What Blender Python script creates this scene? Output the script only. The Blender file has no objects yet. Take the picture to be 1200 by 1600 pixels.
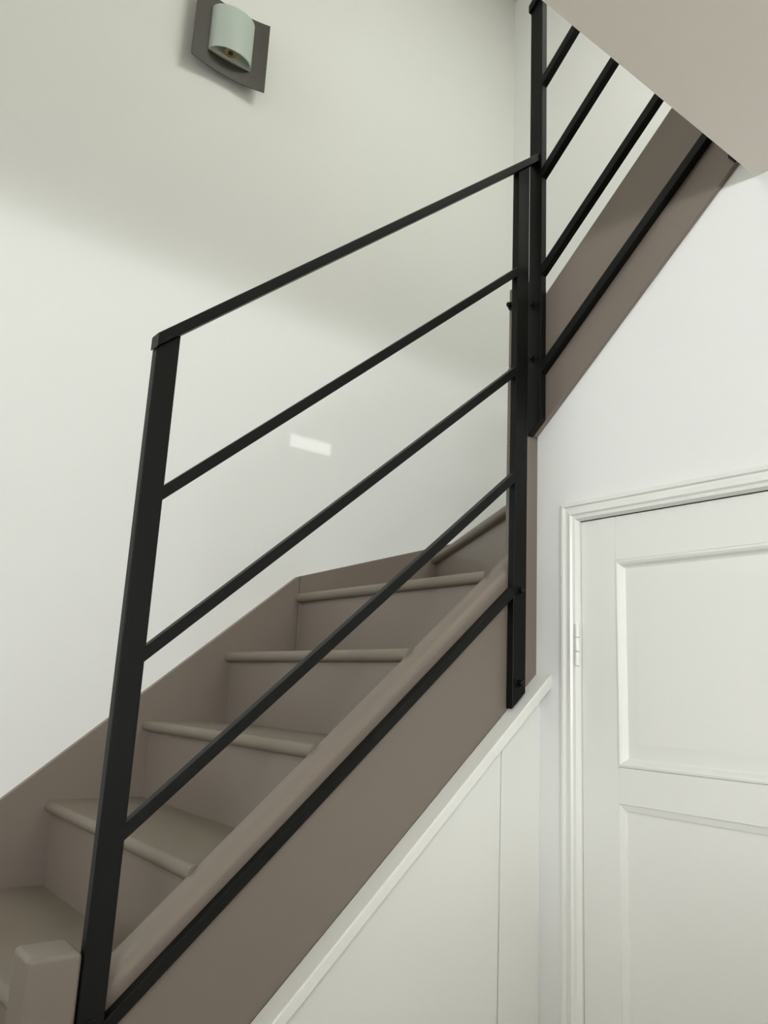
import bpy, bmesh, math
from mathutils import Vector, Matrix

S = bpy.context.scene
COL = S.collection

# ------------------------------------------------------------------ camera
# world: X = door wall direction (right), Y = direction of the lower flight, Z = up, metres; eye at origin
YAW, PITCH, ROLL, FPX = -0.91666671, 0.22262890, 0.04907337, 1252.4
fw = Vector((math.sin(YAW)*math.cos(PITCH), math.cos(YAW)*math.cos(PITCH), math.sin(PITCH)))
r0 = Vector((math.cos(YAW), -math.sin(YAW), 0)); u0 = r0.cross(fw)
rt = r0*math.cos(ROLL)+u0*math.sin(ROLL); up = -r0*math.sin(ROLL)+u0*math.cos(ROLL)
cam = bpy.data.cameras.new('camera'); camo = bpy.data.objects.new('camera', cam); COL.objects.link(camo)
camo.matrix_world = Matrix((( rt.x, up.x, -fw.x, 0), (rt.y, up.y, -fw.y, 0), (rt.z, up.z, -fw.z, 0), (0, 0, 0, 1)))
cam.sensor_fit = 'VERTICAL'; cam.sensor_height = 24.0; cam.lens = FPX/1600*24.0; cam.clip_start = 0.02
S.camera = camo

# ------------------------------------------------------------------ world, daylight, exposure
W = bpy.data.worlds.new('world'); S.world = W; W.use_nodes = True
W.node_tree.nodes['Background'].inputs[0].default_value = (0.80, 0.88, 1.0, 1)
W.node_tree.nodes['Background'].inputs[1].default_value = 0.1

def area(name, loc, target, sx, sy, power, col=(1, 1, 1)):
    l = bpy.data.lights.new(name, 'AREA'); l.shape = 'RECTANGLE'; l.size = sx; l.size_y = sy
    l.energy = power; l.color = col
    o = bpy.data.objects.new(name, l); COL.objects.link(o); o.location = loc
    o.rotation_euler = (Vector(target)-Vector(loc)).to_track_quat('-Z', 'Y').to_euler()
    return o
area('daylight_window_rear', (3.5, -2.97, 0.60), (3.5, 0, 0.60), 2.6, 0.32, 216, (0.925, 0.96, 1.0))
area('fill_light_upstairs', (-1.45, -2.97, 2.45), (-1.45, 0, 2.45), 0.9, 0.9, 29, (0.96, 0.985, 1.0))  # extra fill added to brighten the far wall
area('daylight_roof_window', (-0.3, 1.65, 3.20), (-0.3, 1.65, 0), 0.9, 0.9, 31.5, (0.965, 1.0, 0.92))
# sun added for the bright wall patch, let in by a made-up slot
sun = bpy.data.lights.new('patch_sun', 'SUN'); sun.energy = 0.75; sun.angle = math.radians(0.1)
suno = bpy.data.objects.new('patch_sun', sun); COL.objects.link(suno); suno.location = (6, 0, 1)
suno.rotation_euler = Vector((-1, 0.15, 0)).to_track_quat('-Z', 'Y').to_euler()
vs = S.view_settings; vs.view_transform = 'Standard'; vs.look = 'None'; vs.gamma = 1.0; vs.use_curve_mapping = False
vs.exposure = 0.0

# ------------------------------------------------------------------ materials
def srgb(r, g, b):
    f = lambda c: c/12.92 if c <= 0.04045 else ((c+0.055)/1.055)**2.4
    return (f(r/255), f(g/255), f(b/255), 1)
def paint(name, c, rough, var=0.04, scale=6, bump=0.0, bscale=180, spec=0.5):
    m = bpy.data.materials.new(name); m.use_nodes = True; nt = m.node_tree
    b = nt.nodes['Principled BSDF']; b.inputs['Roughness'].default_value = rough
    b.inputs['Specular IOR Level'].default_value = spec
    tc = nt.nodes.new('ShaderNodeTexCoord')
    n = nt.nodes.new('ShaderNodeTexNoise'); n.inputs['Scale'].default_value = scale; n.inputs['Detail'].default_value = 5
    nt.links.new(tc.outputs['Object'], n.inputs['Vector'])
    mx = nt.nodes.new('ShaderNodeMix'); mx.data_type = 'RGBA'
    mx.inputs[6].default_value = tuple(max(0, x*(1-var)) for x in c[:3])+(1,)
    mx.inputs[7].default_value = tuple(min(1, x*(1+var)) for x in c[:3])+(1,)
    nt.links.new(n.outputs['Fac'], mx.inputs[0]); nt.links.new(mx.outputs[2], b.inputs['Base Color'])
    if bump:
        n2 = nt.nodes.new('ShaderNodeTexNoise'); n2.inputs['Scale'].default_value = bscale; n2.inputs['Detail'].default_value = 3
        nt.links.new(tc.outputs['Object'], n2.inputs['Vector'])
        bp = nt.nodes.new('ShaderNodeBump'); bp.inputs['Strength'].default_value = bump; bp.inputs['Distance'].default_value = 0.002
        nt.links.new(n2.outputs['Fac'], bp.inputs['Height']); nt.links.new(bp.outputs['Normal'], b.inputs['Normal'])
    return m
M_WALL = paint('white_wall_paint', srgb(239, 240, 237), 0.75, 0.008, 2, 0.05, 220, 0.3)
M_CEIL = paint('ceiling_paint', srgb(246, 240, 230), 0.85, 0.008, 2, 0.04, 200, 0.2)
M_WOODW = paint('white_satin_paint', srgb(237, 238, 232), 0.30, 0.006, 3, 0.015, 60)
M_TAUPE = paint('taupe_satin_paint', srgb(124, 114, 104), 0.40, 0.03, 5, 0.03, 90, 0.4)
M_TREAD = paint('taupe_tread_paint', srgb(122, 113, 101), 0.48, 0.06, 14, 0.08, 60, 0.4)
M_BLACK = paint('black_powder_coat', srgb(11, 12, 10), 0.45, 0.05, 30, 0.08, 700, 0.2)
M_FLOOR = paint('floor_brown', srgb(122, 102, 78), 0.5, 0.08, 3)  # even brown, picked for its warm bounce onto the ceiling
M_PLATE = paint('dark_brushed_metal', srgb(66, 61, 53), 0.5, 0.08, 40, 0.1, 300, 0.5)
M_REFL = paint('pale_enamel', srgb(214, 216, 208), 0.5, 0.02, 10)
M_BRASS = paint('brass_lamp_holder', srgb(176, 164, 120), 0.4, 0.05, 20)
def glass():
    m = bpy.data.materials.new('frosted_glass'); m.use_nodes = True; nt = m.node_tree
    out = nt.nodes['Material Output']; b = nt.nodes['Principled BSDF']
    b.inputs['Base Color'].default_value = srgb(222, 233, 226); b.inputs['Roughness'].default_value = 0.35
    t = nt.nodes.new('ShaderNodeBsdfTranslucent'); t.inputs[0].default_value = srgb(226, 236, 230)
    n = nt.nodes.new('ShaderNodeTexNoise'); n.inputs['Scale'].default_value = 400
    bp = nt.nodes.new('ShaderNodeBump'); bp.inputs['Strength'].default_value = 0.05
    nt.links.new(n.outputs['Fac'], bp.inputs['Height']); nt.links.new(bp.outputs['Normal'], b.inputs['Normal'])
    mx = nt.nodes.new('ShaderNodeMixShader'); mx.inputs[0].default_value = 0.35
    nt.links.new(b.outputs[0], mx.inputs[1]); nt.links.new(t.outputs[0], mx.inputs[2]); nt.links.new(mx.outputs[0], out.inputs[0])
    return m
M_GLASS = glass()
def clear_glass():
    m = bpy.data.materials.new('window_glass'); m.use_nodes = True; nt = m.node_tree
    b = nt.nodes['Principled BSDF']; b.inputs['Base Color'].default_value = (0.93, 0.96, 0.95, 1)
    b.inputs['Roughness'].default_value = 0.05; b.inputs['Transmission Weight'].default_value = 1.0
    n = nt.nodes.new('ShaderNodeTexNoise'); n.inputs['Scale'].default_value = 3
    bp = nt.nodes.new('ShaderNodeBump'); bp.inputs['Strength'].default_value = 0.01
    nt.links.new(n.outputs['Fac'], bp.inputs['Height']); nt.links.new(bp.outputs['Normal'], b.inputs['Normal'])
    return m
M_PANE = clear_glass()

# ------------------------------------------------------------------ helpers
def empty(name, loc, label=None, cat=None, kind=None, group=None):
    o = bpy.data.objects.new(name, None); COL.objects.link(o); o.location = loc; o.empty_display_size = 0.1
    tag(o, label, cat, kind, group); return o
def tag(o, label=None, cat=None, kind=None, group=None):
    if label: o['label'] = label
    if cat: o['category'] = cat
    if kind: o['kind'] = kind
    if group: o['group'] = group
    return o
def origin_of(o):
    v = Vector(o.location); p = o.parent
    while p: v += p.location; p = p.parent
    return v
def link(name, bm, mat, parent=None, smooth=40, wn=False):
    bmesh.ops.recalc_face_normals(bm, faces=bm.faces)
    xs = [v.co for v in bm.verts]
    c = Vector(((min(v.x for v in xs)+max(v.x for v in xs))/2, (min(v.y for v in xs)+max(v.y for v in xs))/2, min(v.z for v in xs)))
    for v in bm.verts: v.co -= c
    me = bpy.data.meshes.new(name); bm.to_mesh(me); bm.free(); me.materials.append(mat)
    if smooth:
        me.polygons.foreach_set('use_smooth', [True]*len(me.polygons)); me.set_sharp_from_angle(angle=math.radians(smooth))
    o = bpy.data.objects.new(name, me); COL.objects.link(o)
    if wn:
        m = o.modifiers.new('weighted_normals', 'WEIGHTED_NORMAL'); m.mode = 'FACE_AREA'; m.weight = 100; m.keep_sharp = True
    if parent:
        o.parent = parent; o.location = c-origin_of(parent)
    else:
        o.location = c
    return o
def emb(axis, a, p):
    return {'X': (a, p[0], p[1]), 'Y': (p[0], a, p[1]), 'Z': (p[0], p[1], a)}[axis]
def add_prism(bm, poly, axis, a0, a1, bevel=0, seg=2):
    v0 = [bm.verts.new(emb(axis, a0, p)) for p in poly]; v1 = [bm.verts.new(emb(axis, a1, p)) for p in poly]
    n = len(poly); fs = [bm.faces.new(v0), bm.faces.new(v1[::-1])]
    for i in range(n): fs.append(bm.faces.new((v0[i], v1[i], v1[(i+1) % n], v0[(i+1) % n])))
    if bevel:
        es = list({e for f in fs for e in f.edges})
        bmesh.ops.bevel(bm, geom=es, offset=bevel, segments=seg, affect='EDGES', profile=0.5)
def prism(name, poly, axis, a0, a1, mat, parent=None, bevel=0, seg=2):
    bm = bmesh.new(); add_prism(bm, poly, axis, a0, a1, bevel, seg); return link(name, bm, mat, parent, wn=True)
def rect(a0, a1, b0, b1): return [(a0, b0), (a1, b0), (a1, b1), (a0, b1)]
def box(name, x0, x1, y0, y1, z0, z1, mat, parent=None, bevel=0, seg=2):
    return prism(name, rect(x0, x1, y0, y1), 'Z', z0, z1, mat, parent, bevel, seg)
def round_rect(a0, a1, b0, b1, ra, rb=None, seg=4, corners=None):
    """rounded rectangle; corners = list of four (ra,rb) for (a0b0, a1b0, a1b1, a0b1)"""
    rb = ra if rb is None else rb
    cs = corners or [(ra, rb)]*4; pts = []
    ctr = [(a0, b0, 1, 1, 180), (a1, b0, -1, 1, 270), (a1, b1, -1, -1, 0), (a0, b1, 1, -1, 90)]
    for (a, b, sa, sb, st), (qa, qb) in zip(ctr, cs):
        if qa <= 1e-6: pts.append((a, b)); continue
        for k in range(seg+1):
            t = math.radians(st+90*k/seg); pts.append((a+sa*qa+qa*math.cos(t), b+sb*qb+qb*math.sin(t)))
    return pts
def sweep(name, sec, along, t0, t1, slope, mat, parent=None):
    """sec = (side, c) section; runs along 'Y' (side = x) or 'X' (side = y); z = c + slope*t ; vertical end cuts"""
    bm = bmesh.new()
    f = (lambda s, c, t: (s, t, c+slope*t)) if along == 'Y' else (lambda s, c, t: (t, s, c+slope*t))
    a = [bm.verts.new(f(s, c, t0)) for s, c in sec]; b = [bm.verts.new(f(s, c, t1)) for s, c in sec]; n = len(sec)
    bm.faces.new(a); bm.faces.new(b[::-1])
    for i in range(n): bm.faces.new((a[i], b[i], b[(i+1) % n], a[(i+1) % n]))
    return link(name, bm, mat, parent, wn=True)
def mitred(bm, x0, x1, z0, z1, profile, y, sides='LTRB'):
    """moulding ring: profile = [(inset, height towards viewer)], base plane y, viewer on -Y"""
    rings = []
    for w, d in profile:
        rings.append([(x0+w, y-d, z0+w), (x0+w, y-d, z1-w), (x1-w, y-d, z1-w), (x1-w, y-d, z0+w)])
    idx = {'L': (0, 1), 'T': (1, 2), 'R': (2, 3), 'B': (3, 0)}
    for s in sides:
        i, j = idx[s]
        for k in range(len(rings)-1):
            q = [rings[k][i], rings[k][j], rings[k+1][j], rings[k+1][i]]
            bm.faces.new([bm.verts.new(p) for p in q])
    bmesh.ops.remove_doubles(bm, verts=bm.verts, dist=1e-5)

T = 0.866                      # tangent of the flight pitch
FL = -1.702                    # hall floor
XW, YB, YD = -2.21, 2.33, 1.473   # left wall, far wall, door wall
ZC, ZL, ZT = 1.082, 1.49, 3.225    # hall ceiling, landing floor, stairwell ceiling
XS = -0.711                    # edge of the floor slab
XR, YR = 5.0, -3.0             # end wall of the hall, wall behind the camera

# ------------------------------------------------------------------ structure
tag(box('floor', XW-0.1, XR+0.1, YR-0.1, YB+0.1, FL-0.15, FL, M_FLOOR), 'brown hall floor below the stairs', kind='structure')
tag(box('wall_left', XW-0.15, XW, YR-0.1, YB+0.1, FL, ZT, M_WALL), 'tall white wall beside the stairs with the wall lamp on it', kind='structure')
tag(box('wall_far', XW, XR, YB, YB+0.15, FL, ZT, M_WALL), 'white wall beyond the upper flight', kind='structure')
def wall_with_holes(name, axis, a0, a1, u0, u1, z0, z1, holes, label, mat):
    bm = bmesh.new(); us = sorted({u0, u1}|{h[0] for h in holes}|{h[1] for h in holes})
    for p, q in zip(us, us[1:]):
        z = z0
        for h in sorted((h for h in holes if h[0] <= p and h[1] >= q), key=lambda h: h[2]):
            add_prism(bm, rect(p, q, z, h[2]), axis, a0, a1); z = h[3]
        add_prism(bm, rect(p, q, z, z1), axis, a0, a1)
    return tag(link(name, bm, mat, smooth=0), label, kind='structure')
HR = (2.15, 4.85, 0.38, 0.82); HU = (-1.95, -0.95, 1.95, 2.95); HT = (-0.8, 0.2, 1.15, 2.15)
wall_with_holes('wall_end', 'X', XR, XR+0.15, YR, YB, FL, ZT, [(0.185, 0.37, 0.783, 0.826)], 'white end wall of the hall with an added slot for the sun patch', M_WALL)  # unseen slot added to shape the sun patch on the left wall
wall_with_holes('wall_rear', 'Y', YR-0.15, YR, XW, XR, FL, ZT, [HR, HU], 'white wall behind the viewer with a ribbon window and an added one', M_WALL)
bm = bmesh.new()
for p in (rect(XW, HT[0], YR, YB), rect(HT[1], XR, YR, YB), rect(HT[0], HT[1], YR, HT[2]), rect(HT[0], HT[1], HT[3], YB)): add_prism(bm, p, 'Z', ZT, ZT+0.15)
tag(link('ceiling_stairwell', bm, M_CEIL, smooth=0), 'pale ceiling high above the stairwell', kind='structure')
def window(name, axis, a, u0, u1, z0, z1, label):
    c = {'X': (a, (u0+u1)/2, z0), 'Y': ((u0+u1)/2, a, z0), 'Z': ((u0+u1)/2, (z0+z1)/2, a)}[axis]
    w = empty(name, c, label, kind='structure')
    bm = bmesh.new(); t = 0.05
    for p in (rect(u0, u1, z0, z0+t), rect(u0, u1, z1-t, z1), rect(u0, u0+t, z0+t, z1-t), rect(u1-t, u1, z0+t, z1-t)):
        add_prism(bm, p, axis, a+0.03, a+0.09)
    link('window_frame', bm, M_WOODW, w, 0)
    prism('pane', rect(u0+t, u1-t, z0+t, z1-t), axis, a+0.055, a+0.062, M_PANE, w)
window('window_1', 'Y', YR-0.13, *HR, 'ribbon window behind the viewer')
window('added_window', 'Y', YR-0.13, *HU, 'added upstairs window behind the viewer that brightens the far wall')  # unseen opening added around the upstairs fill light
window('window_3', 'Z', ZT, *HT, 'roof window above the landing')

# floor slab of the landing: its underside is the hall ceiling
tag(box('ceiling', XS, XR, YR, YD, ZC, ZL, M_CEIL), 'pale beige hall ceiling ending in a straight edge at the stairwell', kind='structure')
tag(box('floor_landing', XS, XR, YD, YB, ZC+0.05, ZL, M_WALL), 'landing floor at the top of the stairs', kind='structure')

# wall with the door, its top follows the upper flight
CU = 1.774
DX0, DX1, DZ = -1.171, -0.345, 0.413
bm = bmesh.new(); top = lambda x: CU+T*x
for p in ([(-1.300, FL), (DX0, FL), (DX0, top(DX0)), (-1.300, top(-1.300))],
          [(DX0, DZ), (DX1, DZ), (DX1, ZC), (XS, ZC), (XS, top(XS)), (DX0, top(DX0))],
          [(DX1, FL), (XR, FL), (XR, ZC), (DX1, ZC)]):
    add_prism(bm, p, 'Y', YD, YD+0.10)
tag(link('wall_right', bm, M_WALL, smooth=0), 'white wall under the upper flight that holds the panelled door', kind='structure')

# unseen screen added to shade the low panels, right of and behind the viewer
tag(box('shade_partition', 1.05, 1.15, -1.9, 0.35, FL, 0.06, M_WALL, bevel=0.003), 'added white half-height screen that shades the low panels', kind='structure')

# door casing
tr = empty('trim_1', (-0.75, YD, FL), 'white moulded casing around the panelled door', kind='structure')
prof = [(0, 0), (0, 0.012), (0.004, 0.016), (0.010, 0.016), (0.0125, 0.011), (0.019, 0.011), (0.021, 0.014), (0.030, 0.016), (0.034, 0.012), (0.041, 0.011), (0.046, 0.001), (0.046, -0.006)]
for nm, sd in (('casing_jamb', 'L'), ('casing_head', 'T'), ('casing_jamb', 'R')):
    bm = bmesh.new(); mitred(bm, -1.216, DX1+0.045, FL-0.046, 0.459, prof, YD, sd); link(nm, bm, M_WOODW, tr, 25)

# the door: stiles, rails, panels with mouldings, hinge
door = empty('door_1', ((DX0+DX1)/2, YD, FL), 'white panelled door in the wall under the upper flight', kind='structure')
YF = YD+0.004; x0, x1 = DX0+0.002, DX1-0.002; sx0, sx1 = -1.076, -0.440
rails = [(0.313, DZ-0.0008, 'rail'), (-0.200, -0.127, 'rail'), (FL+0.01, FL+0.22, 'rail')]
for a, b in ((x0, sx0), (sx1, x1)): box('stile', a, b, YF, YF+0.04, FL+0.008, DZ-0.0008, M_WOODW, door, 0.0015)
for z0, z1, nm in rails: box(nm, sx0, sx1, YF+0.0006, YF+0.0394, z0, z1, M_WOODW, door, 0.0012)
for z0, z1, pr, fld in ((-0.127, 0.313, [(0, 0), (0.002, 0.003), (0.006, 0.004), (0.011, 0.001), (0.016, -0.006), (0.020, -0.0085)], 0.020),
                        (FL+0.22, -0.200, [(0, 0), (0.0125, -0.0040), (0.013, -0.0085)], 0.013)):
    bm = bmesh.new(); mitred(bm, sx0, sx1, z0, z1, pr, YF+0.0006); link('panel_moulding', bm, M_WOODW, door, 20)
    bm = bmesh.new(); w = fld; x_, X_, z_, Z_ = sx0+w-0.001, sx1-w+0.001, z0+w-0.001, z1-w+0.001
    base, rise, bev = YF+0.0091, 0.0045, 0.03
    mitred(bm, x_, X_, z_, Z_, [(0, 0), (0.001, 0.0), (bev, rise), (bev+0.001, rise)] if fld > 0.015 else [(0, 0), (bev, 0.0)], base)
    hh = base-(rise if fld > 0.015 else 0); b2 = bev+(0.001 if fld > 0.015 else 0)
    bm.faces.new([bm.verts.new(p) for p in ((x_+b2, hh, z_+b2), (X_-b2, hh, z_+b2), (X_-b2, hh, Z_-b2), (x_+b2, hh, Z_-b2))])
    bmesh.ops.remove_doubles(bm, verts=bm.verts, dist=1e-5)
    link('door_panel', bm, M_WOODW, door, 20)
def cyl(bm, c, axis, r, l, n=16, r2=None, bevel=0):
    a = Vector(axis).normalized(); q = a.to_track_quat('Z', 'Y'); rr = r if r2 is None else r2
    secs = [(0, r), (l-bevel, rr), (l, rr-bevel)] if bevel else [(0, r), (l, rr)]
    rs = [[bm.verts.new(Vector(c)+q @ Vector((q_*math.cos(2*math.pi*k/n), q_*math.sin(2*math.pi*k/n), h))) for k in range(n)] for h, q_ in secs]
    bm.faces.new(rs[0]); bm.faces.new(rs[-1][::-1])
    for i in range(len(rs)-1):
        for k in range(n): bm.faces.new((rs[i][k], rs[i][(k+1) % n], rs[i+1][(k+1) % n], rs[i+1][k]))
for zc in (0.082, -1.35):
    bm = bmesh.new()
    for k in range(3): cyl(bm, (DX0+0.001, YD-0.011, zc+k*0.0313), (0, 0, 1), 0.0065, 0.0300, 14, bevel=0.001)
    link('hinge', bm, M_WOODW, door, 30)

# panelling under the lower stringer and the strip on top of it
pn = empty('wall_understair', (-1.287, 0.97, FL), 'white panelling closing the space under the lower flight', kind='structure')
CB = -1.213
for y0, y1 in ((0.466, 1.3445), (1.3475, YD)):
    prism('panel', [(y0, FL), (y1, FL), (y1, CB-0.01+T*y1), (y0, CB-0.01+T*y0)], 'X', -1.303, -1.287, M_WOODW, pn, 0.001, 1)
prism('panel', [(-0.50, FL), (0.462, FL), (0.462, -0.93)], 'X', -1.320, -1.304, M_WOODW, pn)
t2 = sweep('trim_2', round_rect(-1.3005, -1.252, CB-0.030, CB, 0, corners=[(0, 0), (0.003, 0.003), (0.004, 0.004), (0.002, 0.002)]), 'Y', 0.468, YD-0.0005, T, M_WOODW)
tag(t2, 'white sloping strip between the taupe stringer and the white panels', kind='structure')

# ------------------------------------------------------------------ staircase
st = empty('staircase', (-1.75, 0.4, FL), 'taupe painted winder staircase rising from the left and turning behind the black railing', 'staircase')
G, H = 0.2292, 0.2
ny = lambda i: 0.423+G*(i-1)
nz = lambda i: -0.502+H*(i-1)
TH, OV = 0.028, 0.022
XL, XI, XO = -2.19, -1.354, -1.300
def nosing_poly(y0, y1, z):      # tread profile with a rounded front edge
    r = TH/2*0.92; pts = []
    for k in range(9):
        t = math.radians(90+180*k/8); pts.append((y0+r+r*math.cos(t), z-TH/2+TH/2*math.sin(t)))
    return pts+[(y1, z-TH), (y1, z)]
for i in range(-4, 5):
    xr = XI+0.006 if i >= 1 else XO
    prism('tread', nosing_poly(ny(i), ny(i+1)+OV+0.018, nz(i)), 'X', XL-0.006, xr, M_TREAD, st)
for i in range(-4, 6):
    xr = XI+0.006 if i >= 1 else XO
    box('riser', XL-0.006, xr, ny(i)+OV, ny(i)+OV+0.018, nz(i-1), nz(i)-TH, M_TAUPE, st)
def poly_tread(front, rest, z):   # winder tread: front = two points of the nosing line, rest = other corners
    a, b = Vector(front[0]), Vector(front[1]); d = (b-a).normalized(); n = Vector((-d.y, d.x))
    c = sum((Vector(p) for p in rest), Vector((0, 0)))/len(rest)
    if n.dot(c-a) < 0: n = -n
    r = TH/2*0.92; bm = bmesh.new(); m = len(rest)
    A, B = [], []
    for k in range(9):
        t = math.radians(90+180*k/8); o_ = r+r*math.cos(t); zz = z-TH/2+TH/2*math.sin(t)
        A.append(bm.verts.new((*(a+n*o_), zz))); B.append(bm.verts.new((*(b+n*o_), zz)))
    for k in range(8): bm.faces.new((A[k], A[k+1], B[k+1], B[k]))
    U = [bm.verts.new((*p, z)) for p in rest]; D = [bm.verts.new((*p, z-TH)) for p in rest]
    bm.faces.new([A[0], B[0]]+U); bm.faces.new([A[8], B[8]]+D)
    bm.faces.new(B+[D[0], U[0]]); bm.faces.new(A+[D[-1], U[-1]])
    for k in range(m-1): bm.faces.new((U[k], U[k+1], D[k+1], D[k]))
    link('tread', bm, M_TREAD, st, wn=True)
    return a, b, n
def slant_riser(a, b, n, z0, z1):
    p = [a+n*OV, b+n*OV, b+n*(OV+0.018), a+n*(OV+0.018)]
    prism('riser', [tuple(v) for v in p], 'Z', z0, z1, M_TAUPE, st)
poly_tread(((-1.348, ny(5)), (-2.196, ny(5))), [(-2.196, 1.96), (-1.374, 1.505), (-1.374, 1.437), (-1.348, 1.437)], nz(5))
a, b, n = poly_tread(((-1.366, 1.4525), (-2.196, 1.9085)), [(-2.196, 2.316), (-1.81, 2.316), (-1.36, 1.53)], nz(6)); slant_riser(a, b, n, nz(5), nz(6)-TH)
a, b, n = poly_tread(((-1.372, 1.50), (-1.843, 2.316)), [(-1.38, 2.316), (-1.372, 1.52)], nz(7)); slant_riser(a, b, n, nz(6), nz(7)-TH)
ux = lambda k: -1.183+0.2309*(k-9)
for k in range(8, 11):
    prism('tread', [(x, z) for x, z in nosing_poly(ux(k), ux(k+1)+OV+0.018, nz(k))], 'Y', 1.50, 2.316, M_TREAD, st)
for k in range(8, 12):
    box('riser', ux(k)+OV, ux(k)+OV+0.018, 1.50, 2.316, nz(k-1), min(nz(k)-TH, ZL), M_TAUPE, st)
# outer stringer of the lower flight (rounded outer top edge)
sweep('stringer', round_rect(XI, XO, CB, -0.883, 0, corners=[(0, 0), (0.001, 0.001), (0.030, 0.030), (0.008, 0.008)], seg=7), 'Y', 0.466, 1.437, T, M_TAUPE, st)
# outer stringer of the upper flight
sweep('stringer', round_rect(1.460, 1.503, CU, 2.128, 0, corners=[(0.003, 0.003), (0, 0), (0.004, 0.004), (0.012, 0.012)], seg=5), 'X', -1.300, XS, T, M_TAUPE, st)
# wall stringers
def wall_string(pts, axis, a0, a1): prism('wall_stringer', pts, axis, a0, a1, M_TAUPE, st, 0.002, 2)
s1 = lambda y: -0.813+T*y
s2 = lambda y: 0.352+0.314*(y-1.345)
wall_string([(-0.55, FL), (1.353, FL), (1.353, s1(1.348)), (1.345, s1(1.345)), (-0.55, s1(-0.55)+0.1)], 'X', XW, XL)
wall_string([(1.3545, -0.2), (2.312, -0.2), (2.312, s2(2.312)), (1.3545, s2(1.3545))], 'X', XW, XL)
zc = s2(2.312)
wall_string([(XL, 0.2), (-1.42, 0.45), (XS, 1.05), (XS, ZL+0.05), (-1.38, 0.98), (XL, zc)], 'Y', 2.312, YB)
# dark block standing in for the shadow gap between upper stringer and slab
prism('shadow_gap_block', [(-0.757, 1.168), (-0.757, 1.142), (-0.746, 1.1275), (-0.732, 1.140), (-0.732, 1.175)], 'Y', 1.452, 1.4605, M_BLACK, st, 0.001)
# newel posts
def newel(x0, x1, y0, y1, z0, z1, bev):
    bm = bmesh.new(); add_prism(bm, rect(x0, x1, y0, y1), 'Z', z0, z1, bev, 4); return link('newel_post', bm, M_TAUPE, st, wn=True)
newel(-1.360, -1.280, 0.388, 0.4655, FL, -0.392, 0.008)
newel(-1.372, -1.300, 1.437, 1.512, -0.25, 0.640, 0.002)
box('newel_block', -1.372, -1.3042, 1.437, 1.512, 0.6405, 0.846, M_TAUPE, st, 0.002, 3)
nb = box('newel_block', -1.3715, -1.3042, 1.4375, 1.511, 0.848, 1.072, M_TAUPE, st, 0.004, 3)

# ------------------------------------------------------------------ railings
def bolt(parent, c, axis, r=0.0085, l=0.012):
    bm = bmesh.new(); cyl(bm, c, axis, r*1.5, 0.003, 20, bevel=0.0008)
    q = Vector(axis).normalized(); cyl(bm, Vector(c)+q*0.003, axis, r, l*0.55, 6)
    cyl(bm, Vector(c)+q*(0.003+l*0.55), axis, r*0.72, l*0.45, 16, bevel=0.0025)
    return link('bolt', bm, M_BLACK, parent, 35)
PX0, PX1 = -1.2985, -1.2785
rl = empty('stair_railing', (-1.288, 0.95, -0.6), 'black metal railing bolted along the lower flight, in front of the taupe treads', 'railing')
ct = 0.164
prism('post', [(0.4665, -0.62), (0.5075, -0.585), (0.5075, ct+T*0.5075), (0.4665, ct+T*0.4665)], 'X', PX0, PX1, M_BLACK, rl, 0.002, 3)
prism('post', [(1.370, -0.020), (1.413, 0.017), (1.413, ct+T*1.413), (1.370, ct+T*1.370)], 'X', PX0, PX1, M_BLACK, rl, 0.002, 3)
sweep('handrail', round_rect(-1.2990, -1.268, ct, ct+0.0255, 0.003, 0.003, 3), 'Y', 0.4635, 1.4385, T, M_BLACK, rl)
for c in (-0.125, -0.395, -0.667, -0.943):
    sweep('rail_bar', round_rect(PX0, PX1, c-0.0128, c+0.0128, 0.002, 0.002, 3), 'Y', 0.506, 1.371, T, M_BLACK, rl)
bolt(rl, (PX1-0.0005, 1.390, 0.249), (1, 0, 0)); bolt(rl, (PX1-0.0005, 1.390, 0.038), (1, 0, 0)); bolt(rl, (PX1-0.0005, 0.487, -0.497), (1, 0, 0))

ru = empty('stair_railing', (-1.0, 1.45, 0.7), 'black metal railing bolted along the upper flight, running up to the ceiling edge', 'railing')
QY0, QY1 = 1.4390, 1.4590
prism('post', [(-1.3035, 0.644), (-1.261, 0.681), (-1.261, 1.942), (-1.3035, 1.905)], 'Y', QY0, QY1, M_BLACK, ru, 0.002, 3)
ctu = 1.908+T*1.300
sweep('handrail', round_rect(1.430, 1.468, ctu, ctu+0.0255, 0.003, 0.003, 3), 'X', -1.304, -0.60, T, M_BLACK, ru)
for c in (2.738, 2.451, 2.165):
    sweep('rail_bar', round_rect(QY0, QY1, c-0.001, c+0.028, 0.002, 0.002, 3), 'X', -1.262, -0.661, T, M_BLACK, ru)
sweep('rail_bar', round_rect(QY0, QY1, 1.893, 1.894+0.028, 0.002, 0.002, 3), 'X', -1.262, XS-0.001, T, M_BLACK, ru)
prism('post', [(-0.662, ZL+0.002), (-0.622, ZL+0.002), (-0.622, ctu-T*0.622), (-0.662, ctu-T*0.662)], 'Y', QY0, QY1, M_BLACK, ru, 0.002, 3)
bolt(ru, (-1.287, QY0+0.0005, 0.996), (0, -1, 0), 0.007, 0.010); bolt(ru, (-1.287, QY0+0.0005, 0.848), (0, -1, 0), 0.007, 0.010)
bolt(ru, (-1.3600, 1.4380, 1.020), (0, -1, 0), 0.0085, 0.016)

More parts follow.
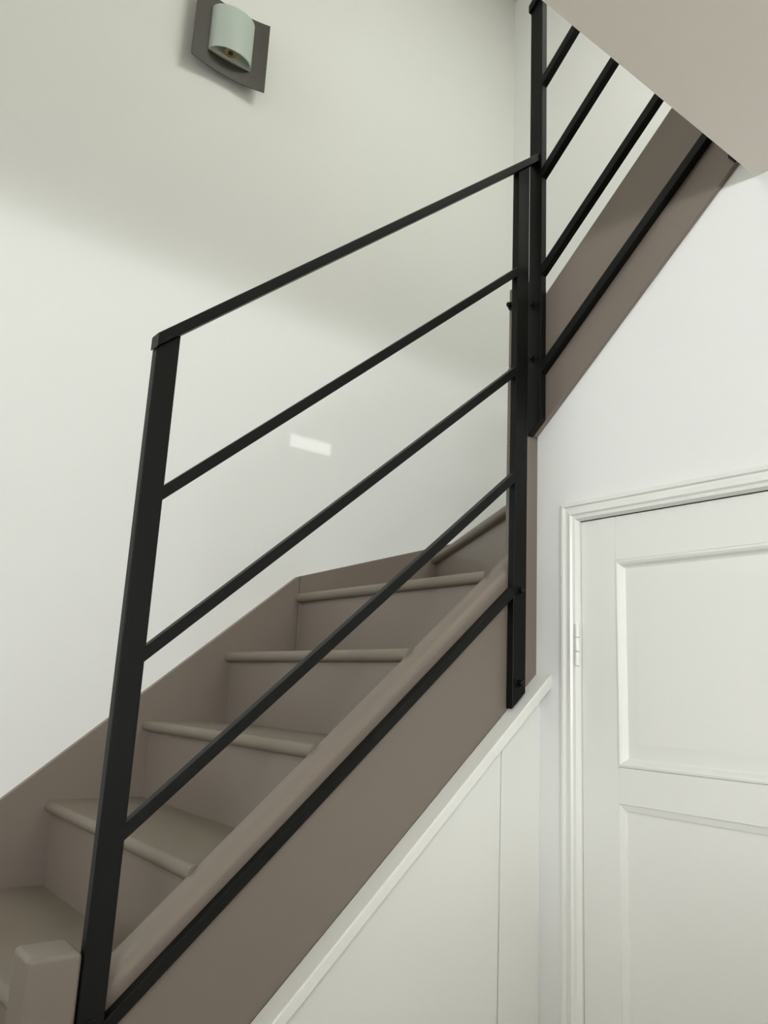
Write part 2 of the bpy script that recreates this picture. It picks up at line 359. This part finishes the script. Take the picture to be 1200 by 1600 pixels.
# ------------------------------------------------------------------ wall lamp
lp = empty('wall_lamp', (XW, 0.92, 1.978), 'wall lamp with curved dark metal plate and frosted glass shade, high on the left wall', 'lamp')
bm = bmesh.new(); N = 24; hw = 0.134; yc = 0.920; z0, z1 = 1.978, 2.247
px = lambda s: XW+0.027+0.019*s*s
rows = []
for k in range(N+1):
    s = -1+2*k/N
    rows.append([bm.verts.new((px(s)+d, yc+hw*s, z)) for d, z in ((0, z0), (0.003, z0), (0.003, z1), (0, z1))])
for k in range(N):
    for j in range(4): bm.faces.new((rows[k][j], rows[k][(j+1) % 4], rows[k+1][(j+1) % 4], rows[k+1][j]))
bm.faces.new(rows[0]); bm.faces.new(rows[-1])
link('back_plate', bm, M_PLATE, lp, 50)
box('wall_bracket', XW, XW+0.0285, yc-0.05, yc+0.05, 2.06, 2.17, M_PLATE, lp, 0.002)
bm = bmesh.new(); N = 28; rows = []
for k in range(N+1):
    t = math.pi*k/N; cy, sx = -math.cos(t), math.sin(t); r = 0.077; e = 0.050
    i = 1-0.045
    rows.append([bm.verts.new((XW+0.034+e*sx*q, yc+0.003+r*cy*q, z)) for q, z in ((1, 2.040), (1, 2.205), (i, 2.205), (i, 2.040))])
for k in range(N):
    for j in range(4): bm.faces.new((rows[k][j], rows[k][(j+1) % 4], rows[k+1][(j+1) % 4], rows[k+1][j]))
bm.faces.new(rows[0]); bm.faces.new(rows[-1])
link('glass_shade', bm, M_GLASS, lp, 50)
box('reflector', XW+0.0300, XW+0.0385, yc-0.0745, yc+0.0805, 2.0375, 2.200, M_REFL, lp, 0.001)
bm = bmesh.new(); cyl(bm, (XW+0.0605, yc-0.006, 2.045), (0, 0, 1), 0.0215, 0.033, 28, 0.0215, 0.003); cyl(bm, (XW+0.0605, yc-0.006, 2.078), (0, 0, 1), 0.014, 0.02, 20)
hd = link('lamp_holder', bm, M_BRASS, lp, 40)
bm = bmesh.new(); cyl(bm, (XW+0.0605, yc-0.006, 2.0425), (0, 0, 1), 0.0085, 0.004, 18); link('holder_hole', bm, M_PLATE, hd, 40)
